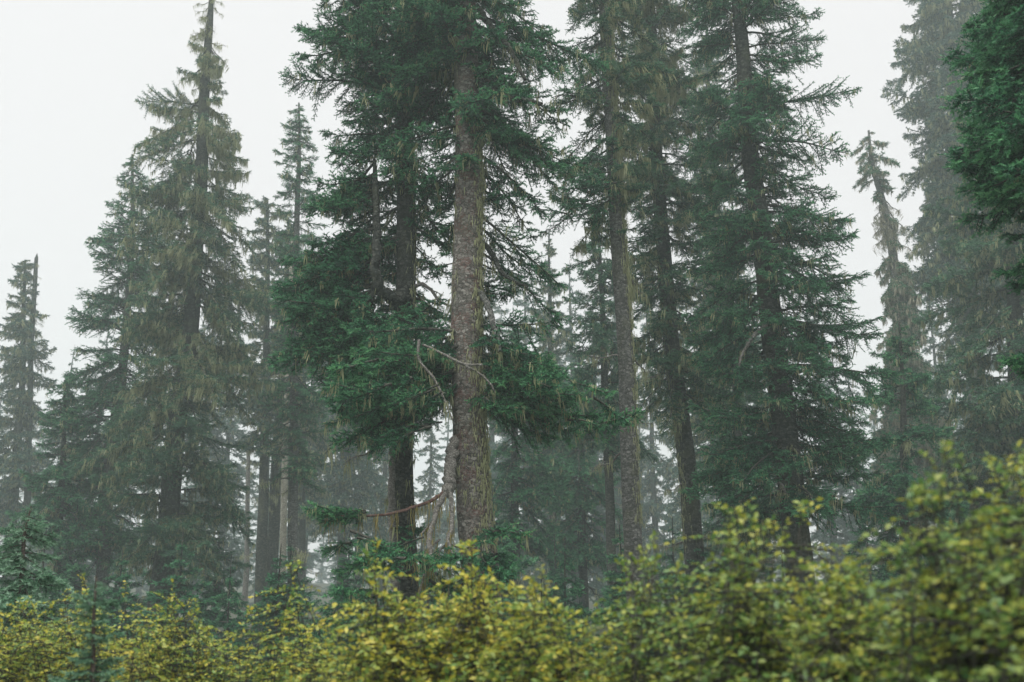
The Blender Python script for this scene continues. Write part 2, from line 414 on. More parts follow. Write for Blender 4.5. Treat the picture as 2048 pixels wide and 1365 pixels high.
def conifer(label, Y, trunk, crown, dens=7.0, lod=0, lich=1, nm=M_needle, lm=M_lichen, bark=M_bark, name='fir_tree',
            seed=1, skip=(), lich_prof=None, slope_fn=None, twigs=12, strands=(), thick=1.0, group=None, cat='tree',
            back=1.0, twig_mat=M_twig, gapn=.12, ground_z=None, front=1.0, sides=20, ragged=.55, thin=0.0, minL=.12):
    rng = np.random.default_rng(seed)
    tr = np.array([P(a, b, Y) for a, b, w in trunk]); tw = np.array([w * .5 * mpp(a, b, Y) for a, b, w in trunk])
    o = np.argsort(tr[:, 2]); tr, tw = tr[o], tw[o]
    gzz = gzf(tr[0, 0], Y) if ground_z is None else ground_z
    if tr[0, 2] > gzz:                                   # carry the trunk down into the ground
        sl = (tr[0] - tr[1]) / max(tr[1, 2] - tr[0, 2], .1)
        b = tr[0] + np.array([sl[0], 0, -1]) * (tr[0, 2] - gzz + .3) * np.array([.5, 1, 1])
        tr = np.vstack([b, tr]); tw = np.concatenate([[tw[0] * 1.35], tw])
    base = tr[0].copy(); base[2] = gzz
    root = thing(name, label, cat, base, group)
    n = max(12, int((tr[-1, 2] - tr[0, 2]) / (.12 if sides > 24 else .4)))
    zs = np.linspace(tr[0, 2], tr[-1, 2], n)
    sm = smooth_path(tr, n * 3); so = np.argsort(sm[:, 2]); sm = sm[so]
    path = np.stack([np.interp(zs, sm[:, 2], sm[:, k]) for k in range(3)], 1)
    path[:, 0] += .02 * np.sin(zs * .9 + seed) * thick; path[:, 1] += .03 * np.sin(zs * .7 + seed * 2)
    rad = np.interp(zs, tr[:, 2], tw)
    rad *= 1 + .5 * np.exp(-(zs - gzz) / .45) * (zs > gzz - .4)
    g = Geo(); tube(g, path, rad, sides, 0, rough=.02, rng=rng, caps=False, flute=.015)
    g.v = [v - base.astype(np.float32) for v in g.v]
    tk = child('trunk', g.mesh('trunk', [bark]), root)
    if strands:
        g = Geo()
        for (cnt, side, pya, pyb, lmax, wid) in strands:
            z1_, z0_ = P(1024, pya, Y)[2], P(1024, pyb, Y)[2]
            trunk_strands(g, path, rad, rng, cnt, side, max(z0_, gzz + .3), z1_, 0, lmax, wid)
        g.v = [v - base.astype(np.float32) for v in g.v]
        child('trunk_lichen', g.mesh('trunk_lichen', [lm]), root)['kind'] = 'stuff'
    # crown profile in metres
    prof = []
    for (py, l, r) in crown:
        z = P(1024, py, Y)[2]
        xc = np.interp(z, path[:, 2], path[:, 0]); k = mpp(1024, py, Y)
        prof.append((z, max(xc - P(l, py, Y)[0], .02), max(P(r, py, Y)[0] - xc, .02)))
    prof = np.array(sorted(prof))
    cr = bpy.data.objects.new('crown', None); cr.parent = root; link(cr)
    z = prof[-1, 0]; az = rng.uniform(0, 6.28)
    zb = prof[0, 0]; cnt = 0
    while z > zb and cnt < 296:
        Lr = np.interp(z, prof[:, 0], prof[:, 2]); Ll = np.interp(z, prof[:, 0], prof[:, 1])
        az += 2.39996 + rng.normal(0, .35)
        c = math.cos(az)
        mean = .5 * (Lr + Ll)
        L = (c * c) * (Lr if c > 0 else Ll) + (1 - c * c) * mean * (back if math.sin(az) > 0 else front)
        L *= rng.uniform(.82, 1.18) if rng.random() < .85 else rng.uniform(.45, .75)
        lobe = math.sin(z * 1.9 + seed + 1.3 * math.sin(az + seed)) * .5 + math.sin(z * 4.3 + az * 2 + seed * 3) * .5
        L *= 1 + .16 * lobe
        small = mean < .6
        z -= (.72 / dens) * rng.uniform(.6, 1.4) * (.55 if small else 1)
        if rng.random() < gapn + thin * max(0, (z - zb) / (prof[-1, 0] - zb) - .62) + ragged * (.5 - lobe) * .5 or L < min(.12, minL): continue
        if any(P(1024, pb, Y)[2] < z < P(1024, pa, Y)[2] and math.sin(az) < lim for pa, pb, lim in skip): continue
        h = (z - zb) / max(prof[-1, 0] - zb, 1)
        if slope_fn: slope = slope_fn(h, rng)
        else: slope = rng.choice(['up', 'level', 'level', 'droop']) if h > .5 else rng.choice(['level', 'droop', 'droop', 'hang'])
        cls = min(CLASSES, key=lambda q: abs(math.log(q / max(L, .1))))
        lv = lich if lich_prof is None else lich_prof(h, rng)
        nvar = 2 if lod < 1 and cls > 1 else 3
        me = bough_mesh(cls, slope, lv, lod, nm, lm, twig_mat, int(rng.integers(0, nvar)))
        x = np.interp(z, path[:, 2], path[:, 0]); y = np.interp(z, path[:, 2], path[:, 1]); rr = np.interp(z, path[:, 2], rad)
        s = float(L / cls)
        child('bough', me, cr, (x + c * rr * .6 - base[0], y + math.sin(az) * rr * .6 - base[1], z - base[2]),
              (rng.normal(0, .18), rng.normal(0, .10), az), (s, s * rng.uniform(.85, 1.2), s * rng.uniform(.85, 1.15)))
        cnt += 1
    # dead twigs below and among the crown
    for k in range(twigs):
        z = rng.uniform(max(gzz + 1.5, zb - 7), zb + 5); a = rng.uniform(0, 6.28); rr = np.interp(z, path[:, 2], rad)
        x = np.interp(z, path[:, 2], path[:, 0]); y = np.interp(z, path[:, 2], path[:, 1])
        child('dead_branch', twig_mesh(int(rng.integers(1, 3)), lm, int(rng.integers(0, 4)), M_dead if rng.random() < .6 else twig_mat), root,
              (x + math.cos(a) * rr * .7 - base[0], y + math.sin(a) * rr * .7 - base[1], z - base[2]), (rng.normal(0, .15), rng.uniform(-.2, .2), a), float(rng.uniform(.5, 1.5)))
    return root, base, path, rad

def limb(root, base, name, pts, Y, w, mat, lich=0, lm=M_lichen, dy=None, label=None, seed=3, lmax=.32, n=24, sides=9, parent=None):
    """a curved limb through photograph positions; w = widths in pixels"""
    rng = np.random.default_rng(seed)
    dy = dy or [0] * len(pts)
    q = np.array([P(a, b, Y + d) for (a, b), d in zip(pts, dy)]) - base
    q = smooth_path(q, n)
    k = mpp(pts[0][0], pts[0][1], Y)
    rr = np.interp(np.linspace(0, 1, n), np.linspace(0, 1, len(w)), w) * .5 * k
    q[1:-1] += rng.normal(0, .18, (n - 2, 3)) * rr[1:-1, None]
    g = Geo(); tube(g, q, rr, sides, 0, rough=.08, rng=rng)
    if lich: lichen(g, q[rng.integers(2, n, lich)] - np.array([0, 0, .01]), rng, 1, .06, lmax, .012, 6)
    return child(name, g.mesh(name, [mat, lm]), parent or root, label=label), q

def extra_boughs(root, base, spots, Y, nm, lich, lm=M_lichen, lod=0, seed=5, twig_mat=M_twig):
    """single boughs: (px, py, dy, azimuth deg, length, slope)"""
    rng = np.random.default_rng(seed)
    for (a, b, dy, azd, L, slope) in spots:
        cls = min(CLASSES, key=lambda q: abs(math.log(q / L)))
        me = bough_mesh(cls, slope, lich, lod, nm, lm, twig_mat, int(rng.integers(0, 2)))
        child('bough', me, root, P(a, b, Y + dy) - base, (rng.normal(0, .15), 0, R(azd)), float(L / cls))

# ================================================================ THE TREES
# central pair ---------------------------------------------------
YA = 18.0
rootA, bA, pathA, radA = conifer('tallest nearest fir with wide grey red-flecked bare trunk at the centre', YA,
    [(912, -640, 14), (922, -250, 34), (930, 0, 46), (937, 300, 52), (934, 560, 60), (938, 800, 64), (946, 1000, 68), (960, 1180, 76)],
    [(-620, 880, 945), (-300, 800, 1060), (0, 770, 1165), (60, 780, 1180), (150, 800, 1160), (300, 835, 1100), (430, 880, 1100), (520, 890, 1120), (590, 885, 1000), (640, 900, 960)],
    dens=14.5, lich=1, nm=M_needle, bark=M_bark_hero, seed=11, twigs=0, sides=56, front=.6, gapn=.06, skip=[(330, 700, -.1)],
    strands=[(900, 'right', 250, 1090, .26, .032), (90, 'front', 700, 1100, .25, .03), (60, 'left', 100, 1000, .4, .03)])
limb(rootA, bA, 'gnarled_dead_branch', [(908, 880), (900, 930), (901, 968), (896, 985)], YA, [20, 22, 24, 22], M_dead, 6, dy=[-.1, -.35, -.5, -.6], label='twisted bare grey limb low on the trunk')
GN = [
    ([(896, 980), (880, 1005), (866, 1045), (860, 1085), (864, 1120), (872, 1150)], [13, 12, 10, 10, 8, 4], 26),
    ([(900, 985), (904, 1030), (902, 1060), (896, 1085), (913, 1120)], [10, 9, 8, 8, 4], 30),
    ([(896, 975), (870, 998), (820, 1018), (770, 1030), (700, 1034), (660, 1030)], [8, 7, 6, 5, 4, 3], 34),
    ([(893, 1090), (912, 1092), (936, 1097)], [4, 6, 7], 3),
    ([(864, 1045), (850, 1060), (838, 1072)], [5, 4, 2], 4),
    ([(862, 1100), (848, 1150), (838, 1190)], [7, 5, 3], 20),
    ([(880, 1080), (868, 1088), (850, 1106), (810, 1120)], [4, 4, 3, 2], 10),
]
for i, (p, w, l) in enumerate(GN):
    limb(rootA, bA, 'dead_branch', p, YA, w, M_twig_red if i == 2 else M_dead, l, M_lichen_y, dy=[-.6 - .12 * k for k in range(len(p))], seed=20 + i, lmax=.55)
limb(rootA, bA, 'dead_branch', [(845, 690), (880, 705), (925, 728), (965, 730)], YA, [5, 5, 6, 4], M_dead, 10, dy=[-1.0] * 4, seed=31)
limb(rootA, bA, 'dead_branch', [(925, 728), (955, 745), (978, 765), (990, 785)], YA, [5, 4, 4, 2], M_dead, 6, dy=[-1.0] * 4, seed=32)
limb(rootA, bA, 'dead_branch', [(838, 680), (838, 720), (862, 750), (885, 790), (905, 840)], YA, [6, 6, 5, 4, 3], M_dead, 22, dy=[-1.0] * 5, seed=33)
limb(rootA, bA, 'limb', [(955, 165), (1000, 190), (1040, 200), (1085, 208)], YA, [16, 13, 11, 7], M_bark_dark, 14, dy=[-.3, -.6, -.9, -1.1], seed=34)
limb(rootA, bA, 'limb', [(960, 20), (985, 60), (1020, 100), (1050, 160)], YA, [14, 12, 10, 7], M_bark_dark, 14, dy=[-.3, -.6, -.9, -1.1], seed=35)
limb(rootA, bA, 'limb', [(936, 560), (968, 596), (980, 625), (992, 665), (1000, 705)], YA, [13, 13, 12, 10, 8], M_bark, 14, dy=[0, -.2, -.4, -.6, -.8], seed=36)
limb(rootA, bA, 'limb', [(938, 455), (985, 510), (1000, 540), (1025, 560), (1055, 575)], YA, [12, 10, 8, 5], M_bark_dark, 6, dy=[0, .2, -.1, -.3, -.4], seed=37)
ex = []
r5 = np.random.default_rng(55)
for _ in range(22):       # right-hand boughs fanning from the trunk, drooping to their tips
    t = r5.uniform(0, 1)
    ex.append((942, 675 + 110 * t + r5.normal(0, 14), -.05, r5.normal(4, 20), r5.uniform(1.2, 2.4), r5.choice(['level', 'droop', 'droop'])))
for _ in range(16):
    px = r5.uniform(1040, 1190); py = 735 + (px - 1040) * .6 + r5.uniform(-50, 60)
    ex.append((px, py, -.9 + r5.normal(0, .4), r5.uniform(-70, 55), r5.uniform(.4, .9), r5.choice(['level', 'droop', 'up'])))
for _ in range(25):       # left-hand boughs in front of the second trunk
    t = r5.uniform(0, 1)
    ex.append((928, 672 + 110 * t + r5.normal(0, 14), -.15, 174 + r5.normal(0, 17), r5.uniform(1.3, 2.95), r5.choice(['level', 'droop', 'droop'])))
for _ in range(22):
    px = r5.uniform(700, 860); py = 715 + (860 - px) * .15 + r5.uniform(-30, 75)
    ex.append((px, py, -1.0 + r5.normal(0, .4), 180 + r5.uniform(-70, 60), r5.uniform(.4, .9), r5.choice(['up', 'level', 'droop'])))
for _ in range(15):
    px = r5.uniform(790, 890); py = r5.uniform(770, 860)
    ex.append((px, py, -.8 + r5.normal(0, .3), 180 + r5.uniform(-45, 45), r5.uniform(.5, 1.1), r5.choice(['level', 'droop'])))
for _ in range(9):        # green tip of the low dead branch
    px = r5.uniform(668, 735); py = 1030 + r5.uniform(-8, 18)
    ex.append((px, py, -1.2 + r5.normal(0, .15), 180 + r5.uniform(-45, 45), r5.uniform(.35, .6), r5.choice(['up', 'level'])))
for _ in range(34):       # low boughs round the foot
    px = r5.uniform(700, 1010); py = r5.uniform(1050, 1210)
    ex.append((px, py, -.9 + r5.normal(0, .5), r5.uniform(0, 360), r5.uniform(.6, 1.3), r5.choice(['level', 'droop'])))
extra_boughs(rootA, bA, ex[::2], YA, M_bright, 1); extra_boughs(rootA, bA, ex[1::2], YA, M_needle, 1, seed=15)

YB = 19.3
rootB, bB, pathB, radB = conifer('dark fir with an elbow limb bending upward, left of the wide central trunk', YB,
    [(790, -640, 12), (800, -250, 26), (806, 0, 32), (812, 400, 38), (808, 700, 40), (807, 950, 42), (812, 1180, 46)],
    [(-600, 760, 830), (-300, 650, 930), (-40, 590, 930), (0, 598, 940), (100, 592, 930), (175, 618, 930), (250, 655, 900), (330, 640, 900), (420, 600, 900), (540, 592, 900), (620, 600, 880), (690, 605, 870), (760, 640, 860), (850, 720, 850)],
    dens=15, lich=1, nm=M_needle, bark=M_bark_dark, seed=12, twigs=10, gapn=.06, front=.9, ragged=.7, skip=[(500, 640, .25), (380, 500, -.1)],
    slope_fn=lambda h, r: r.choice(['up', 'level', 'level', 'droop'] if h > .35 else ['level', 'droop', 'droop']),
    strands=[(120, 'right', 300, 1000, .4, .03), (60, 'left', 850, 1050, .3, .03)])
limb(rootB, bB, 'elbow_limb', [(806, 598), (785, 596), (766, 586), (755, 560), (752, 520), (754, 470), (752, 400), (748, 320)], YB, [34, 26, 22, 20, 18, 16, 13, 8], M_bark_dark, 20, dy=[-.1, -.4, -.6, -.7, -.7, -.6, -.5, -.3], n=40, sides=14, label='thick limb that leaves the trunk sideways and turns straight up')
limb(rootB, bB, 'dead_branch', [(752, 560), (745, 590), (740, 615), (755, 640)], YB, [12, 12, 9, 5], M_bark_dark, 8, dy=[-.4] * 4, seed=41)
limb(rootB, bB, 'limb', [(822, 360), (838, 375), (848, 400), (858, 430)], YB, [10, 9, 8, 5], M_bark_dark, 8, seed=42)
limb(rootB, bB, 'pale_stem', [(786, 880), (783, 950), (785, 1060), (790, 1180)], YB, [9, 13, 14, 16], M_dead, 0, dy=[-.35] * 4, label='pale dead stem against the trunk')
ex = []
for _ in range(26):
    ex.append((748, r5.uniform(320, 500), -.3, r5.uniform(130, 215), r5.uniform(.7, 1.5), r5.choice(['level', 'droop'])))
for _ in range(46):
    py = r5.uniform(470, 745); bk = 500 < py < 645
    ex.append((748 if bk else 808, py, -.2 if bk else 0, (180 if bk else 185) + r5.normal(0, 30), r5.uniform(1.1, 2.15), r5.choice(['level', 'droop', 'droop'])))
extra_boughs(rootB, bB, ex, YB, M_needle, 1, seed=6)

# right of centre ------------------------------------------------
heavy = lambda h, r: int(r.choice([1, 2, 3])) if h > .45 else int(r.choice([1, 1, 2]))
rootC, bC, pathC, radC = conifer('slim straight fir with a long bare grey trunk and lichen-laden top right of the centre', 24.0,
    [(1195, -560, 9), (1205, -200, 20), (1213, 60, 24), (1222, 250, 27), (1236, 450, 30), (1247, 640, 31), (1256, 850, 34), (1266, 1060, 37), (1278, 1300, 42)],
    [(-540, 1170, 1225), (-250, 1130, 1275), (0, 1130, 1310), (120, 1120, 1320), (250, 1120, 1310), (350, 1115, 1290), (430, 1125, 1275), (470, 1190, 1260)],
    dens=11, lich_prof=heavy, lm=M_lichen, nm=M_olive, bark=M_bark, seed=13, twigs=6, front=.75, gapn=.15, sides=28,
    strands=[(520, 'right', 0, 640, .6, .035), (260, 'right', 640, 1050, .3, .025), (160, 'front', 0, 420, .5, .035)])
ex = []
for _ in range(26):
    px = r5.uniform(1130, 1235); py = 330 + r5.uniform(-40, 100)
    ex.append((px, py, -.9 + r5.normal(0, .5), 180 + r5.uniform(-80, 80), r5.uniform(.6, 1.2), r5.choice(['level', 'droop', 'up'])))
extra_boughs(rootC, bC, ex, 24.0, M_needle, 1, seed=7)

conifer('lichen-draped fir with a dark trunk between the slim bare trunk and the leaning one', 30.0,
    [(1285, -420, 8), (1300, 0, 20), (1308, 200, 24), (1322, 450, 28), (1345, 700, 33), (1375, 950, 37), (1400, 1250, 42)],
    [(-400, 1270, 1300), (-150, 1230, 1360), (0, 1230, 1390), (200, 1240, 1400), (400, 1240, 1420), (600, 1250, 1440), (800, 1265, 1450), (1000, 1290, 1480), (1050, 1330, 1440)],
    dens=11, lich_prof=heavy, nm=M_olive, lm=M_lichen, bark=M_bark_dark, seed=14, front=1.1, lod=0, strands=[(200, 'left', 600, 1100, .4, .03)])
rootE, bE, pE, rE = conifer('big leaning fir with full dark crown edging the open sky at right', 25.5,
    [(1445, -520, 8), (1462, -180, 18), (1474, 0, 24), (1487, 120, 27), (1500, 300, 34), (1520, 450, 38), (1543, 640, 44), (1562, 800, 48), (1578, 950, 50), (1605, 1180, 56)],
    [(-500, 1410, 1480), (-200, 1370, 1570), (0, 1360, 1612), (80, 1360, 1622), (150, 1370, 1630), (250, 1370, 1672), (330, 1375, 1650), (450, 1370, 1690), (540, 1380, 1735), (620, 1390, 1745), (700, 1390, 1740), (800, 1400, 1750), (900, 1400, 1760), (1030, 1440, 1740)],
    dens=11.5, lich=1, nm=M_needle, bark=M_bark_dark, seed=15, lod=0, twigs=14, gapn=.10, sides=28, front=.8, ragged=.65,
    slope_fn=lambda h, r: r.choice(['up', 'level', 'level', 'droop']) if h > .3 else r.choice(['level', 'level', 'droop', 'droop']))
limb(rootE, bE, 'dead_branch', [(1532, 652), (1512, 668), (1495, 690), (1482, 715), (1478, 735)], 25.5, [10, 9, 7, 5, 3], M_dead, 6, dy=[-.4, -.7, -.8, -.9, -.9], seed=51, label='grey broken branch curving down from the leaning trunk')
limb(rootE, bE, 'dead_branch', [(1556, 965), (1566, 975), (1574, 1000), (1580, 1015)], 25.5, [7, 6, 6, 3], M_dead, 3, dy=[-.5] * 4, seed=52)
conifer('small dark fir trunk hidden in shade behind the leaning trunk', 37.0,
    [(1450, 420, 4), (1462, 600, 14), (1475, 800, 18), (1490, 1000, 20), (1505, 1250, 22)],
    [(430, 1435, 1465), (600, 1400, 1520), (800, 1390, 1560), (1000, 1390, 1590), (1100, 1420, 1570)],
    dens=6, lich=1, nm=M_olive, bark=M_bark_dark, seed=16, lod=1)

# right edge ------------------------------------------------------
hangy = lambda h, r: r.choice(['hang', 'hang', 'droop'])
rootF, bF, pF, rF = conifer('gaunt brownish lichen-shrouded fir with a crooked tufted top standing alone in the sky gap', 52.0,
    [(1737, 262, 4), (1745, 330, 9), (1762, 390, 12), (1776, 450, 15), (1790, 540, 18), (1805, 700, 22), (1820, 850, 25), (1845, 1100, 30)],
    [(262, 1732, 1744), (282, 1700, 1772), (310, 1704, 1778), (345, 1715, 1790), (385, 1742, 1782)],
    dens=6, lich=2, nm=M_olive, lm=M_lichen_b, bark=M_bark, seed=17, lod=1, slope_fn=hangy, twigs=0, gapn=.05)
rr_ = np.random.default_rng(99)
for k in range(26):
    py = rr_.uniform(380, 470); z_ = P(1024, py, 52.0)[2]
    child('dead_branch', twig_mesh(2, M_lichen_b, int(rr_.integers(0, 4)), M_twig), rootF, (np.interp(z_, pF[:, 2], pF[:, 0]) - bF[0], 0, z_ - bF[2]), (0, rr_.uniform(.3, 1.0), rr_.uniform(0, 6.28)), float(rr_.uniform(.6, 1.9)))
zlo = P(1024, 1000, 52)[2]
crF = [c for c in rootF.children if c.name.startswith('crown')][0]
for k in range(230):
    t = rr_.uniform(0, 1) ** .8; py = 425 + t * 560; z_ = P(1024, py, 52)[2]
    x_ = np.interp(z_, pF[:, 2], pF[:, 0]); w_ = np.interp(py, [425, 520, 700, 900, 1000], [.55, 1.15, 1.7, 2.4, 2.9])
    a_ = rr_.uniform(0, 6.28); L_ = w_ * rr_.uniform(.6, 1.15); cls = min(CLASSES, key=lambda q: abs(math.log(q / L_)))
    child('bough', bough_mesh(cls, 'hang' if py < 800 else 'droop', 3, 1, M_olive, M_lichen_b, M_twig, int(rr_.integers(0, 2))), crF,
          (x_ - bF[0], 0, z_ - bF[2]), (0, rr_.uniform(0, .35), a_), float(L_ / cls))

mist_l = lambda h, r: 2
conifer('very tall misty fir at right whose top leaves the frame', 56.0,
    [(1880, -380, 8), (1895, 0, 18), (1915, 300, 24), (1940, 600, 30), (1965, 900, 34), (1990, 1200, 38)],
    [(-360, 1860, 1890), (-150, 1820, 1960), (0, 1808, 2000), (100, 1800, 2010), (200, 1790, 2010), (330, 1830, 2030), (400, 1815, 2040), (500, 1830, 2060), (700, 1800, 2080), (900, 1790, 2100), (1050, 1820, 2090)],
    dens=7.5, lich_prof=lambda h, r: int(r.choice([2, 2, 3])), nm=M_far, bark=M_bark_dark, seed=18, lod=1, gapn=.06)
conifer('broad fir with dark trunk in front of the misty tall fir near the right edge', 38.0,
    [(2005, 60, 6), (2015, 300, 18), (2024, 500, 26), (2036, 800, 32), (2050, 1150, 36)],
    [(80, 1990, 2020), (250, 1930, 2090), (400, 1880, 2140), (550, 1860, 2160), (700, 1840, 2180), (850, 1830, 2200), (1000, 1830, 2200), (1060, 1880, 2160)],
    dens=7.5, lich=2, nm=M_olive, bark=M_bark_dark, seed=19, lod=1)
rootI, bI, pI, rI = conifer('nearest green fir reaching in from beyond the right edge', 11.0,
    [(2330, -1100, 14), (2325, -300, 70), (2330, 500, 90), (2335, 1300, 100)],
    [(-1000, 2280, 2360), (-500, 2060, 2550), (-250, 2020, 2600), (-60, 1985, 2700), (60, 1925, 2700), (150, 1945, 2700), (220, 1900, 2700), (300, 1935, 2650), (380, 1990, 2650), (400, 2120, 2600), (640, 2120, 2600), (850, 2150, 2600)],
    dens=17, lich=1, nm=M_needle, bark=M_bark, seed=20, lod=0, twigs=6, back=.9, front=.9, gapn=.03,
    slope_fn=lambda h, r: r.choice(['level', 'droop', 'up', 'level']))

ex = []
for _ in range(60):
    py = r5.uniform(-90, 400); px = 2110 + r5.uniform(-60, 120); out_ = np.interp(py, [-90, 40, 120, 210, 300, 400], [1990, 1925, 1960, 1880, 1930, 2020])
    ex.append((px, py, r5.normal(0, .6), 180 + r5.uniform(-42, 42), max(.5, (px - out_) * .0061 * r5.uniform(.75, 1.05)), r5.choice(['level', 'droop', 'up'])))
for _ in range(14):
    py = r5.choice([500, 545, 700, 725]) + r5.uniform(-18, 18)
    ex.append((2120, py, r5.normal(0, .4), 180 + r5.uniform(-35, 35), r5.uniform(.4, .62), r5.choice(['level', 'droop'])))
extra_boughs(rootI, bI, ex[::2], 11.0, M_needle, 0, seed=8); extra_boughs(rootI, bI, ex[1::2], 11.0, M_bright, 0, seed=9)
# left side --------------------------------------------------------
rootJ, bJ, pJ, rJ = conifer('tall spire fir draped in pale lichen with a bare leaning tip on the left', 38.0,
    [(426, -45, 6), (418, 60, 14), (411, 150, 19), (405, 280, 23), (398, 420, 27), (380, 650, 32), (352, 880, 36), (322, 1190, 44)],
    [(95, 385, 440), (158, 322, 446), (175, 318, 462), (230, 300, 502), (262, 292, 480), (330, 290, 485), (380, 265, 505), (480, 262, 510), (600, 240, 520), (750, 235, 520), (900, 215, 500), (1000, 240, 500), (1120, 250, 490)],
    dens=9.5, lich_prof=lambda h, r: int(r.choice([2, 2, 3])) if h > .3 else int(r.choice([1, 2])), nm=M_olive, lm=M_lichen, bark=M_bark_dark, seed=21, lod=0, twigs=16, gapn=.08, thin=1.4, ragged=.8,
    slope_fn=lambda h, r: r.choice(['droop', 'hang', 'level', 'level']))
tj = np.random.default_rng(5)
for k in range(46):      # short bare branches of the spire
    py = tj.uniform(-35, 165); z = P(1024, py, 38)[2]; a = tj.uniform(0, 6.28)
    x = np.interp(z, pJ[:, 2], pJ[:, 0]); L = .45 + .9 * (py + 35) / 200 * tj.uniform(.4, 1)
    child('dead_branch', twig_mesh(2, M_lichen, int(tj.integers(0, 4)), M_twig), rootJ, (x - bJ[0], 0, z - bJ[2]), (0, .35 + tj.normal(0, .2), a), float(L))
conifer('broad dark fir with a grey bare lower trunk left of the lichen spire', 43.0,
    [(266, 310, 4), (264, 450, 10), (256, 620, 14), (240, 780, 19), (222, 900, 22), (203, 1180, 26)],
    [(312, 258, 275), (335, 238, 292), (380, 240, 310), (450, 192, 330), (485, 178, 340), (560, 166, 350), (660, 150, 350), (720, 128, 340), (800, 118, 330), (900, 115, 320), (1000, 120, 310), (1110, 130, 290)],
    dens=9.5, lich=1, nm=M_needle, bark=M_bark, seed=22, lod=0, twigs=12, gapn=.05)
conifer('forked-top misty fir at the far left edge of the stand', 62.0,
    [(50, 520, 4), (47, 640, 9), (42, 800, 13), (30, 950, 18), (15, 1180, 24)],
    [(518, 44, 62), (560, 22, 75), (600, 15, 70), (640, 18, 98), (700, -5, 104), (780, -12, 108), (860, -30, 104), (1000, -60, 100), (1060, -40, 70)],
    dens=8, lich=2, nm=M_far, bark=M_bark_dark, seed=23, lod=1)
conifer('small pointed fir top peeking left of the elbow-limbed fir', 42.0,
    [(598, 206, 3), (597, 350, 9), (592, 550, 13), (588, 800, 17), (585, 1180, 22)],
    [(208, 590, 604), (235, 566, 622), (262, 566, 628), (300, 560, 640), (360, 552, 650), (450, 560, 660), (600, 540, 670), (800, 530, 680), (950, 530, 670)],
    dens=9, lich=1, nm=M_needle, bark=M_bark, seed=24, lod=0, gapn=.08)
conifer('thin dark-trunked fir with a short broken top in the gap right of the spire', 54.0,
    [(535, 398, 5), (534, 600, 11), (530, 850, 17), (522, 1180, 24)],
    [(400, 515, 548), (430, 492, 580), (520, 495, 585), (640, 480, 590), (800, 460, 590), (900, 480, 580)],
    dens=7, lich=2, nm=M_far, bark=M_bark_dark, seed=25, lod=1, gapn=.15)
conifer('dark trunk standing close beside the thin broken-topped fir', 55.0,
    [(578, 440, 5), (566, 700, 15), (552, 950, 21), (542, 1180, 25)],
    [(450, 560, 590), (560, 530, 615), (700, 510, 620), (820, 510, 600)],
    dens=6, lich=2, nm=M_far, bark=M_bark_dark, seed=26, lod=1, gapn=.2)
conifer('faint slim fir right of the two dark trunks', 66.0,
    [(612, 520, 4), (606, 800, 13), (600, 1150, 20)],
    [(530, 600, 625), (650, 570, 660), (800, 550, 670), (950, 545, 660), (1030, 560, 640)],
    dens=6.5, lich=2, nm=M_far, bark=M_bark_dark, seed=27, lod=1, gapn=.12)
conifer('misty fir filling the space between the left group and the elbow-limbed fir', 74.0,
    [(690, 480, 4), (688, 800, 14), (684, 1150, 20)],
    [(490, 680, 700), (620, 640, 745), (760, 620, 765), (900, 610, 770), (1050, 610, 770)],
    dens=6.5, lich=2, nm=M_far, bark=M_bark_dark, seed=28, lod=2, gapn=.05)
conifer('shaded fir with a straight dark stem just right of the wide central trunk', 46.0,
    [(1026, 640, 3), (1029, 860, 13), (1031, 1150, 19)],
    [(650, 1015, 1040), (740, 985, 1080), (830, 960, 1100), (950, 950, 1130), (1100, 940, 1150)],
    dens=8.5, lich=1, nm=M_needle, bark=M_bark_dark, seed=29, lod=1, gapn=.06)
conifer('dark bushy fir between the centre and the slim bare trunk', 52.0,
    [(1158, 700, 3), (1162, 900, 13), (1166, 1150, 18)],
    [(700, 1145, 1170), (780, 1110, 1215), (880, 1085, 1240), (1000, 1080, 1250), (1120, 1080, 1250)],
    dens=8, lich=1, nm=M_needle, bark=M_bark_dark, seed=30, lod=1, gapn=.06)
conifer('fir hidden directly behind the slim bare trunk with ragged boughs on both sides', 40.0,
    [(1196, 400, 3), (1205, 640, 12), (1215, 900, 17), (1226, 1180, 20)],
    [(410, 1185, 1205), (500, 1140, 1255), (640, 1120, 1275), (800, 1130, 1290), (900, 1160, 1290)],
    dens=8, lich=1, nm=M_olive, bark=M_bark_dark, seed=45, lod=1, gapn=.15)
conifer('slender misty fir with sparse top midway between the two bare trunks', 58.0,
    [(1098, 470, 3), (1100, 640, 9), (1104, 900, 14), (1108, 1180, 17)],
    [(480, 1090, 1106), (560, 1070, 1125), (700, 1045, 1150), (850, 1040, 1160), (1000, 1040, 1160)],
    dens=7, lich=2, nm=M_far, bark=M_bark_dark, seed=46, lod=1, gapn=.15)
conifer('narrow misty fir seen high up between the lichen-draped fir and the leaning fir', 48.0,
    [(1412, 60, 3), (1420, 300, 12), (1432, 600, 18), (1445, 900, 23), (1460, 1180, 27)],
    [(70, 1402, 1422), (180, 1370, 1455), (350, 1360, 1480), (600, 1360, 1500), (900, 1370, 1520)],
    dens=8, lich=2, nm=M_far, bark=M_bark_dark, seed=47, lod=1, gapn=.1)
conifer('drooping dark fir low in front of the lichen-shrouded one at right', 34.0,
    [(1800, 640, 3), (1806, 850, 13), (1815, 1180, 20)],
    [(650, 1790, 1810), (720, 1750, 1850), (800, 1735, 1880), (900, 1690, 1900), (1000, 1680, 1920), (1120, 1680, 1920)],
    dens=7, lich=1, nm=M_needle, bark=M_bark_dark, seed=43, lod=1, gapn=.12)
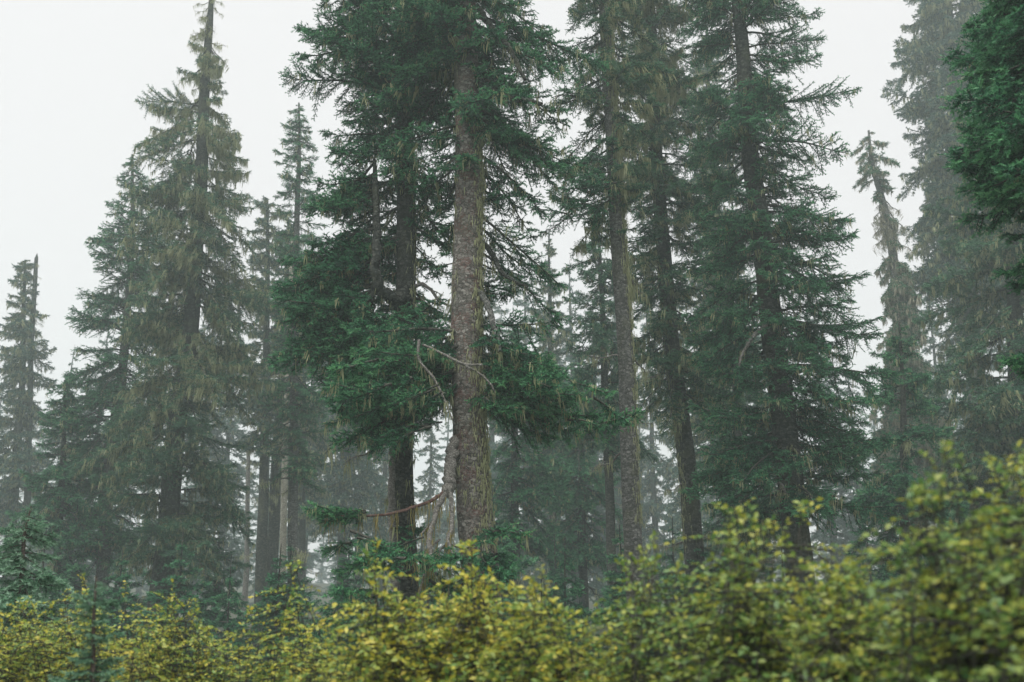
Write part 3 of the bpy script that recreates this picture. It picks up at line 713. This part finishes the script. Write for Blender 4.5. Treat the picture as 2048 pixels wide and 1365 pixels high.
conifer('low dense fir closing the left edge below the forked-top tree', 42.0,
    [(130, 760, 3), (124, 950, 12), (112, 1180, 17)],
    [(770, 120, 140), (860, 85, 180), (950, 60, 210), (1080, 40, 230)],
    dens=8, lich=1, nm=M_needle, bark=M_bark_dark, seed=44, lod=1, gapn=.05)

# double leader and pale snag
def bare_pole(label, Y, pts, mat, lich, seed, name='dead_tree', lm=M_lichen):
    rng = np.random.default_rng(seed)
    q = np.array([P(a, b, Y) for a, b, w in pts]); r = np.array([w * .5 * mpp(a, b, Y) for a, b, w in pts])
    gz_ = gzf(q[-1, 0], Y); e = q[-1].copy(); e[2] = gz_ - .3; q = np.vstack([q, e]); r = np.append(r, r[-1] * 1.2)
    base = e.copy(); base[2] = gz_; root = thing(name, label, 'tree', base)
    n = 40; zs = np.linspace(q[-1, 2], q[0, 2], n); o = np.argsort(q[:, 2])
    path = np.stack([np.interp(zs, q[o, 2], q[o, k]) for k in range(3)], 1); rad = np.interp(zs, q[o, 2], r[o])
    g = Geo(); tube(g, path - base, rad, 12, 0, .05, rng, False); g.add(np.array([path[-1] - base + [rad[-1], 0, 0], path[-1] - base + [-rad[-1], 0, 0], path[-1] - base + [0, 0, rad[-1] * 3]]), [(0, 1, 2)])
    child('trunk', g.mesh('trunk', [mat]), root)
    for k in range(lich):
        z = rng.uniform(q[:-2, 2].min(), q[0, 2]); a = rng.uniform(0, 6.28)
        child('dead_branch', twig_mesh(2, lm, int(rng.integers(0, 4)), M_dead), root, (np.interp(z, zs, path[:, 0]) - base[0], 0, z - base[2]), (0, .3, a), float(rng.uniform(.3, .8)))
    return root
bare_pole('pale bleached broken snag right of the thin broken-topped fir', 52.0, [(586, 478, 7), (583, 560, 10), (578, 660, 12), (570, 900, 13), (565, 1150, 14)], M_snag, 16, 61)
bare_pole('bare dark pole standing beside the forked-top fir at far left', 62.0, [(73, 516, 7), (68, 600, 9), (62, 700, 10), (55, 1000, 13)], M_bark_dark, 12, 62)
bare_pole('short shaggy grey snag in the gap under the thin broken-topped fir', 58.0, [(497, 900, 7), (495, 1000, 9), (493, 1150, 11)], M_dead, 8, 63)

# ---------------------------------------------------------------- far trees (joined crowns, shared meshes)
def joined_tree(H, rad0, seed, lich, lod, nb, nm, low=.12, slopes=('level', 'droop', 'droop', 'hang'), Rm=2.6, twig=None):
    rng = np.random.default_rng(seed); g = Geo()
    lib = {(c, s): bough(c, *SLOPES[s], lich, lod, rng) for c in CLASSES for s in set(slopes)}
    az = 0
    for k in range(nb):
        t = ((k + rng.uniform(0, 1)) / nb) ** .8; z = H * (1 - t * (1 - low)) - .2
        az += 2.4 + rng.normal(0, .4)
        L = (.12 + Rm * min(1, t * 1.5) ** .75 * rng.uniform(.5, 1.25) * (1 + .3 * math.sin(z * 1.1 + seed + math.sin(az))))
        if math.sin(z * .9 + az + seed) > .88: continue
        cls = min(CLASSES, key=lambda q: abs(math.log(q / L))); s = L / cls
        M = np.array([[math.cos(az), -math.sin(az), 0], [math.sin(az), math.cos(az), 0], [0, 0, 1]]) * s
        g.merge(lib[(cls, slopes[int(rng.integers(0, len(slopes)))])], M, np.array([0, 0, z]))
    crown = g.mesh('crown', [M_twig, nm, M_lichen])
    g = Geo(); zz = np.linspace(-.4, H, 16)
    tube(g, np.stack([.05 * np.sin(zz * .5), .05 * np.cos(zz * .4), zz], 1), rad0 * (1 - np.clip(zz / H, 0, 1)) ** .8 + .01, 9, 0, .03, rng)
    return crown, g.mesh('trunk', [M_bark_dark])

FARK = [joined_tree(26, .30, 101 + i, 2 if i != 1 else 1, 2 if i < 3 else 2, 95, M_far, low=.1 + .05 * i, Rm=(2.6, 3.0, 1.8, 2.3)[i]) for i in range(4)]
proto_far = None
def place_tree(kinds, H0, name, label, group, px, py, Y, seed):
    r = np.random.default_rng(seed)
    top = P(px, py, Y); gz_ = gzf(top[0], Y); h = top[2] - gz_
    root = thing(name, label, 'tree', (top[0], Y, gz_), group)
    crown, trunk = kinds[int(r.integers(0, len(kinds)))]; s = h / H0; w = s * r.uniform(.85, 1.2)
    root.rotation_euler = (0, 0, r.uniform(0, 6.28))
    child('trunk', trunk, root, sc=(w, w, s)); child('crown', crown, root, sc=(w, w, s))
MARKS = [(40, 'forked top fir'), (205, 'grey left trunk'), (345, 'lichen spire'), (540, 'paired trunks'), (805, 'elbow fir'),
         (942, 'widest trunk'), (1262, 'slim trunk'), (1375, 'lichened trunk'), (1575, 'leaning trunk'), (1825, 'crooked fir'), (2035, 'rightmost trunk')]
FARL = [joined_tree(26, .30, 151 + i, 1, 2, 80, M_far, low=.02, Rm=(3.0, 2.6)[i]) for i in range(2)]
def place_row(kinds, H0, name, word, group, spots, seed):
    buckets = {}
    for k, (px, py, Y) in enumerate(spots):
        i = sum(px > m for m, _ in MARKS)
        where = 'left of the ' + MARKS[0][1] if i == 0 else ('right of the ' + MARKS[-1][1] if i == len(MARKS) else 'between the %s and the %s' % (MARKS[i - 1][1], MARKS[i][1]))
        buckets.setdefault(where, []).append((px, py, Y, seed + k))
    for where, b in buckets.items():
        b.sort(); n = len(b)
        rank = {1: [''], 2: ['left one of two ', 'right one of two '], 3: ['leftmost of three ', 'middle one of three ', 'rightmost of three ']}.get(n)
        if rank is None: rank = ['%s of %d ' % (q, n) for q in ('first', 'second', 'third', 'fourth', 'fifth', 'sixth', 'seventh')[:n]]
        for (px, py, Y, sd), q in zip(b, rank):
            pl = word if n == 1 else word + 's'
            place_tree(kinds, H0, name, (' '.join((q + pl + ' ' + where).split()[:99]).replace('between the', 'between')) if n > 1 else pl + ' ' + where, group, px, py, Y, sd)
r9 = np.random.default_rng(77)
FAR1 = [(-70, 620), (10, 740), (150, 690), (220, 640), (440, 520), (480, 600), (640, 520), (740, 560), (780, 640), (865, 740),
        (985, 560), (1050, 530), (1090, 600), (1140, 520), (1185, 580), (1225, 540), (1290, 520), (1350, 560), (1430, 540), (1500, 600), (1620, 560),
        (1690, 700), (1850, 560), (1900, 480), (1990, 420), (2070, 460), (2140, 560)]
place_row(FARK, 26, 'far_tree', 'misty far fir', 'misty firs behind the stand', [(a, b, float(r9.uniform(78, 104))) for a, b in FAR1], 300)
i = 0
for row, (Ya, Yb, t0, t1, st) in enumerate([(118, 140, 700, 860, 84), (150, 190, 850, 960, 66), (195, 235, 930, 1010, 70)]):
    px = -260.
    while px < 2320:
        place_tree(FARL, 26, 'distant_tree', 'pale distant fir nearly lost in the fog low behind everything', 'farthest firs lost in the fog', px, float(r9.uniform(t0, t1)), float(r9.uniform(Ya, Yb)), 500 + i)
        px += st * r9.uniform(.6, 1.4); i += 1

# understory of young firs (shared meshes)
YK = [joined_tree(4.5, .05, 201 + i, 0, 1, 42, M_needle, low=.05, Rm=1.25, slopes=('level', 'droop')) for i in range(2)]
for (Ya, Yb, t0, t1, st, word) in [(27, 34, 1040, 1150, 130, 'bushy young fir'), (17, 22, 1150, 1225, 190, 'low dark seedling'), (38, 50, 970, 1090, 120, 'tall young fir')]:
    px = -150.; spots = []
    while px < 2200:
        if not (Ya == 17 and 850 < px < 1080): spots.append((px, float(r9.uniform(t0, t1)), float(r9.uniform(Ya, Yb))))
        px += st * r9.uniform(.7, 1.3)
    place_row(YK, 4.5, 'young_fir', word, 'shaded young firs under the stand', spots, 700 + Ya)

# ---------------------------------------------------------------- two conifer saplings among the shrubs
conifer('small frosted grey-green hemlock with nodding tip rising above the shrubs at far left', 11.5,
    [(66, 1012, 2), (58, 1025, 4), (52, 1080, 7), (48, 1150, 10), (42, 1250, 13)],
    [(1014, 50, 80), (1035, 30, 98), (1055, 5, 105), (1090, -5, 95), (1120, 0, 100), (1150, -25, 120), (1200, -50, 140), (1280, -60, 150)],
    dens=17, lich=0, nm=M_blue, bark=M_sap, name='hemlock_sapling', seed=71, lod=0, twigs=0, gapn=.1, ragged=.3, minL=.03, twig_mat=M_twig,
    slope_fn=lambda h, r: r.choice(['droop', 'level', 'droop']), cat='sapling')
conifer('little blue-green fir sapling standing among the golden shrubs at lower left', 6.0,
    [(196, 1152, 2), (192, 1200, 6), (189, 1280, 8), (186, 1400, 11)],
    [(1156, 190, 203), (1178, 174, 220), (1210, 145, 240), (1250, 155, 226), (1300, 148, 230), (1370, 110, 275), (1460, 100, 290)],
    dens=26, lich=0, nm=M_blue, bark=M_sap, name='fir_sapling', seed=72, lod=0, twigs=0, gapn=.1, ragged=.3, minL=.03, twig_mat=M_twig,
    slope_fn=lambda h, r: 'up' if r.random() < .3 else 'level', cat='sapling')

# ---------------------------------------------------------------- shrubs
def leaves(g, p, d, nrm, L, mat, att):
    d = unit(d); s = unit(np.cross(nrm, d)); nn = np.cross(d, s)
    L = L[:, None]; W = L * .29
    c = p + d * L * .5 - nn * L * .07; t = p + d * L - nn * L * .12
    l = p + d * L * .50 + s * W + nn * L * .05; r = p + d * L * .50 - s * W + nn * L * .05
    v = np.stack([p, l, c, r, t], 1).reshape(-1, 3); n = len(p); i = np.arange(n)[:, None] * 5
    g.add(v, i + np.array([0, 2, 1]), mat, np.repeat(att, 5))
    for q in ([0, 3, 2], [1, 2, 4], [2, 3, 4]): g.f[(3, mat)].append(i + np.array(q) + g.n - len(v))

def shrub(label, Y, top, n, leafL, mat, seed, depth=.8, drop=520, spikes=()):
    """top: outline [(px, py)...] of the crown; stems start at the ground and arch to shoots below that outline"""
    rng = np.random.default_rng(seed)
    xs = [a for a, b in top]; ys = [b for a, b in top]
    xc = P((xs[0] + xs[-1]) / 2, 1250, Y)[0]; gz_ = gzf(xc, Y)
    root = thing('shrub', label, 'shrub', (xc, Y, gz_), 'golden leafy shrubs in front'); base = np.array([xc, Y, gz_])
    wood = Geo(); lf = Geo(); LP, LD, LN, LL, LA = [], [], [], [], []
    ends = []; n = int(n * 1.2)
    K = max(6, n // 7); cp = rng.uniform(xs[0], xs[-1], K); cu = rng.uniform(0, 1, K) ** 1.3; cu[:K // 4] *= .1; cy_ = rng.normal(0, .42, K) * depth
    for k in range(n):
        j = int(rng.integers(0, K)); px = float(np.clip(cp[j] + rng.normal(0, 30), xs[0], xs[-1])); u = abs(cu[j] + rng.normal(0, .05))
        ends.append((px, np.interp(px, xs, ys) + 4 + 50 * (.5 + .5 * math.sin(px * .055 + seed) * math.sin(px * .021 + 2 * seed)) + abs(rng.normal(0, 10)) + u * drop, min(u, 1), cy_[j] + rng.normal(0, .12)))
    for s_ in spikes: ends += [(s_[0] + rng.normal(0, 5), s_[1] + rng.uniform(0, 60), 0, rng.normal(0, .06)) for _ in range(5)]
    half = abs(P(xs[-1], 1250, Y)[0] - P(xs[0], 1250, Y)[0]) / 2
    for (px, py, u, dy) in ends:
        e = P(px, py, Y + dy); e[2] = max(e[2], gz_ + .35)
        b = np.array([xc + (e[0] - xc) * .35 + rng.normal(0, .22), Y + dy * .3, gzf(xc, Y) - .05])
        mid = b * .45 + e * .55 + np.array([(e[0] - xc) * .12, 0, .12]) + rng.normal(0, .13, 3) * [1, 1, .4]
        q = smooth_path([b, mid, e], 12)
        tube(wood, q[[0, 2, 4, 6, 8, 10, 11]] - base, np.linspace(.007, .0015, 7), 3, 0, caps=False)
        sh = unit(q[-1] - q[-4]); LT = float(np.linalg.norm(np.diff(q, axis=0), axis=1).sum())
        for j in range(9):                                     # side twigs of the upper stretch, spreading outward
            f = 11 - j * min(.62, 6.8 / max(LT * 4.2, 1) ) ; fi = int(f); a = q[fi] + (q[min(fi + 1, 11)] - q[fi]) * (f - fi)
            if j == 0: dr, l = unit(sh + rng.normal(0, .35, 3)), rng.uniform(.08, .16)
            else:
                h = rng.uniform(0, 6.28); dr = unit(np.array([math.cos(h), math.sin(h) * .8, rng.uniform(-.15, .5)])); l = rng.uniform(.17, .34)
            w = a + np.outer(np.linspace(0, 1, 5) * l, dr); w[:, 2] -= np.linspace(0, 1, 5) ** 2 * l * .3
            tube(wood, w[[0, 4]] - base, [.0035, .0015], 3, 0, caps=False)
            if rng.random() < .08: continue
            c = int(l / .0175) + 2; t = np.linspace(.12, 1.02, c) + rng.uniform(-.03, .03, c); pos = a + dr * (t * l)[:, None]; pos[:, 2] -= t ** 2 * l * .3
            sd = unit(np.cross(dr, [0, 0, 1.0]))[None] * np.where(np.arange(c) % 2, 1, -1)[:, None]
            ld = unit(dr * .55 + sd * .75 + rng.normal(0, .35, (c, 3)) - [0, 0, .12])
            nr = rng.normal(0, .6, (c, 3)) + [0, -.25, 1.0]
            LP.append(pos - base); LD.append(ld); LN.append(nr); LL.append(leafL * rng.uniform(.45, 1.35, c)); LA.append(np.full(c, (1 - u) * .5) + t * .25 - .25 + rng.normal(0, .1))
    leaves(lf, np.concatenate(LP), np.concatenate(LD), np.concatenate(LN), np.concatenate(LL), 0, np.concatenate(LA))
    child('stems', wood.mesh('stems', [M_twig]), root)['kind'] = 'stuff'
    child('foliage', lf.mesh('foliage', [mat]), root)['kind'] = 'stuff'

shrub('golden shrub at the far left corner under the frosted hemlock', 7.6, [(-60, 1230), (0, 1190), (60, 1180), (130, 1165), (200, 1200)], 130, .031, M_leaf, 1)
shrub('golden shrub behind the little blue-green sapling with a loose twig end sticking up', 7.8, [(130, 1170), (170, 1158), (230, 1205), (300, 1215)], 80, .031, M_leaf, 2, spikes=[(255, 1180)])
shrub('rounded amber shrub just right of the blue-green sapling', 7.0, [(250, 1230), (290, 1195), (350, 1190), (400, 1215), (450, 1225)], 120, .031, M_leaf, 3, spikes=[(345, 1185)])
shrub('golden shrub with a tall shoot in front of the two dark trunks', 6.8, [(440, 1235), (500, 1190), (560, 1185), (610, 1180), (660, 1195), (700, 1260)], 150, .031, M_leaf, 4, spikes=[(590, 1142)])
shrub('low amber shrub in the dip left of the big central shrub', 5.2, [(560, 1320), (640, 1310), (700, 1320), (740, 1330)], 50, .031, M_leaf, 5, drop=300)
shrub('yellow shrub with an upright shoot at its left end below the low dead branch', 5.4, [(720, 1240), (745, 1120), (765, 1135), (800, 1180), (850, 1215), (900, 1200)], 110, .034, M_leaf, 6, spikes=[(748, 1112)])
shrub('brightest orange-tipped shrub directly in front of the wide central trunk', 5.3, [(860, 1230), (910, 1150), (935, 1110), (960, 1150), (1000, 1170), (1040, 1185), (1070, 1165)], 130, .034, M_leaf, 7, spikes=[(937, 1110), (968, 1150)])
shrub('sloping yellow-green shrub right of the orange-tipped one', 5.1, [(1030, 1180), (1070, 1150), (1130, 1175), (1180, 1240), (1235, 1290), (1290, 1340)], 120, .034, M_leaf, 8)
shrub('green-gold shrub in front of the slim bare trunk', 4.6, [(1235, 1240), (1262, 1100), (1300, 1075), (1350, 1110), (1400, 1150), (1430, 1215)], 110, .030, M_leaf_g, 9)
shrub('blurred low green shrub in the middle of the right half', 4.0, [(1400, 1260), (1450, 1235), (1510, 1215), (1560, 1210), (1640, 1200), (1700, 1220)], 120, .030, M_leaf_g, 10)
shrub('blurred shrub with two tall forked shoots before the leaning trunk', 4.3, [(1460, 1060), (1480, 1020), (1520, 1060), (1560, 1050), (1600, 1010), (1612, 1030), (1620, 1100)], 60, .030, M_leaf_g, 11, drop=330, spikes=[(1465, 1012), (1600, 1005)])
shrub('blurred green shrub between the forked shoots and the tall corner shrub', 3.8, [(1610, 1160), (1640, 1120), (1720, 1105), (1750, 1160), (1820, 1190), (1880, 1180)], 120, .030, M_leaf_g, 12)
shrub('tallest shrub, a blurred green and yellow mass in the right corner', 3.4, [(1810, 1120), (1835, 960), (1880, 905), (1930, 895), (2000, 905), (2060, 895), (2120, 920)], 200, .030, M_leaf_g, 13, drop=560)

# low ground cover, far too many plants to count
rng = np.random.default_rng(31); n = 6000
px_ = rng.uniform(-14, 14, n); py_ = rng.uniform(6, 34, n); px_ *= py_ / 20
pz = gz(px_, py_); g = Geo()
d = rng.normal(0, 1, (n, 3)); d[:, 2] = np.abs(d[:, 2]) * .6 + .2
leaves(g, np.stack([px_, py_, pz + rng.uniform(0, .25, n)], 1), d, rng.normal(0, .4, (n, 3)) + [0, 0, 1.], rng.uniform(.08, .22, n), 0, np.zeros(n))
uc = link(bpy.data.objects.new('undergrowth', g.mesh('undergrowth', [M_needle])))
uc['kind'] = 'stuff'; uc['label'] = 'low leafy ground cover on the forest floor under the firs'; uc['category'] = 'ground cover'
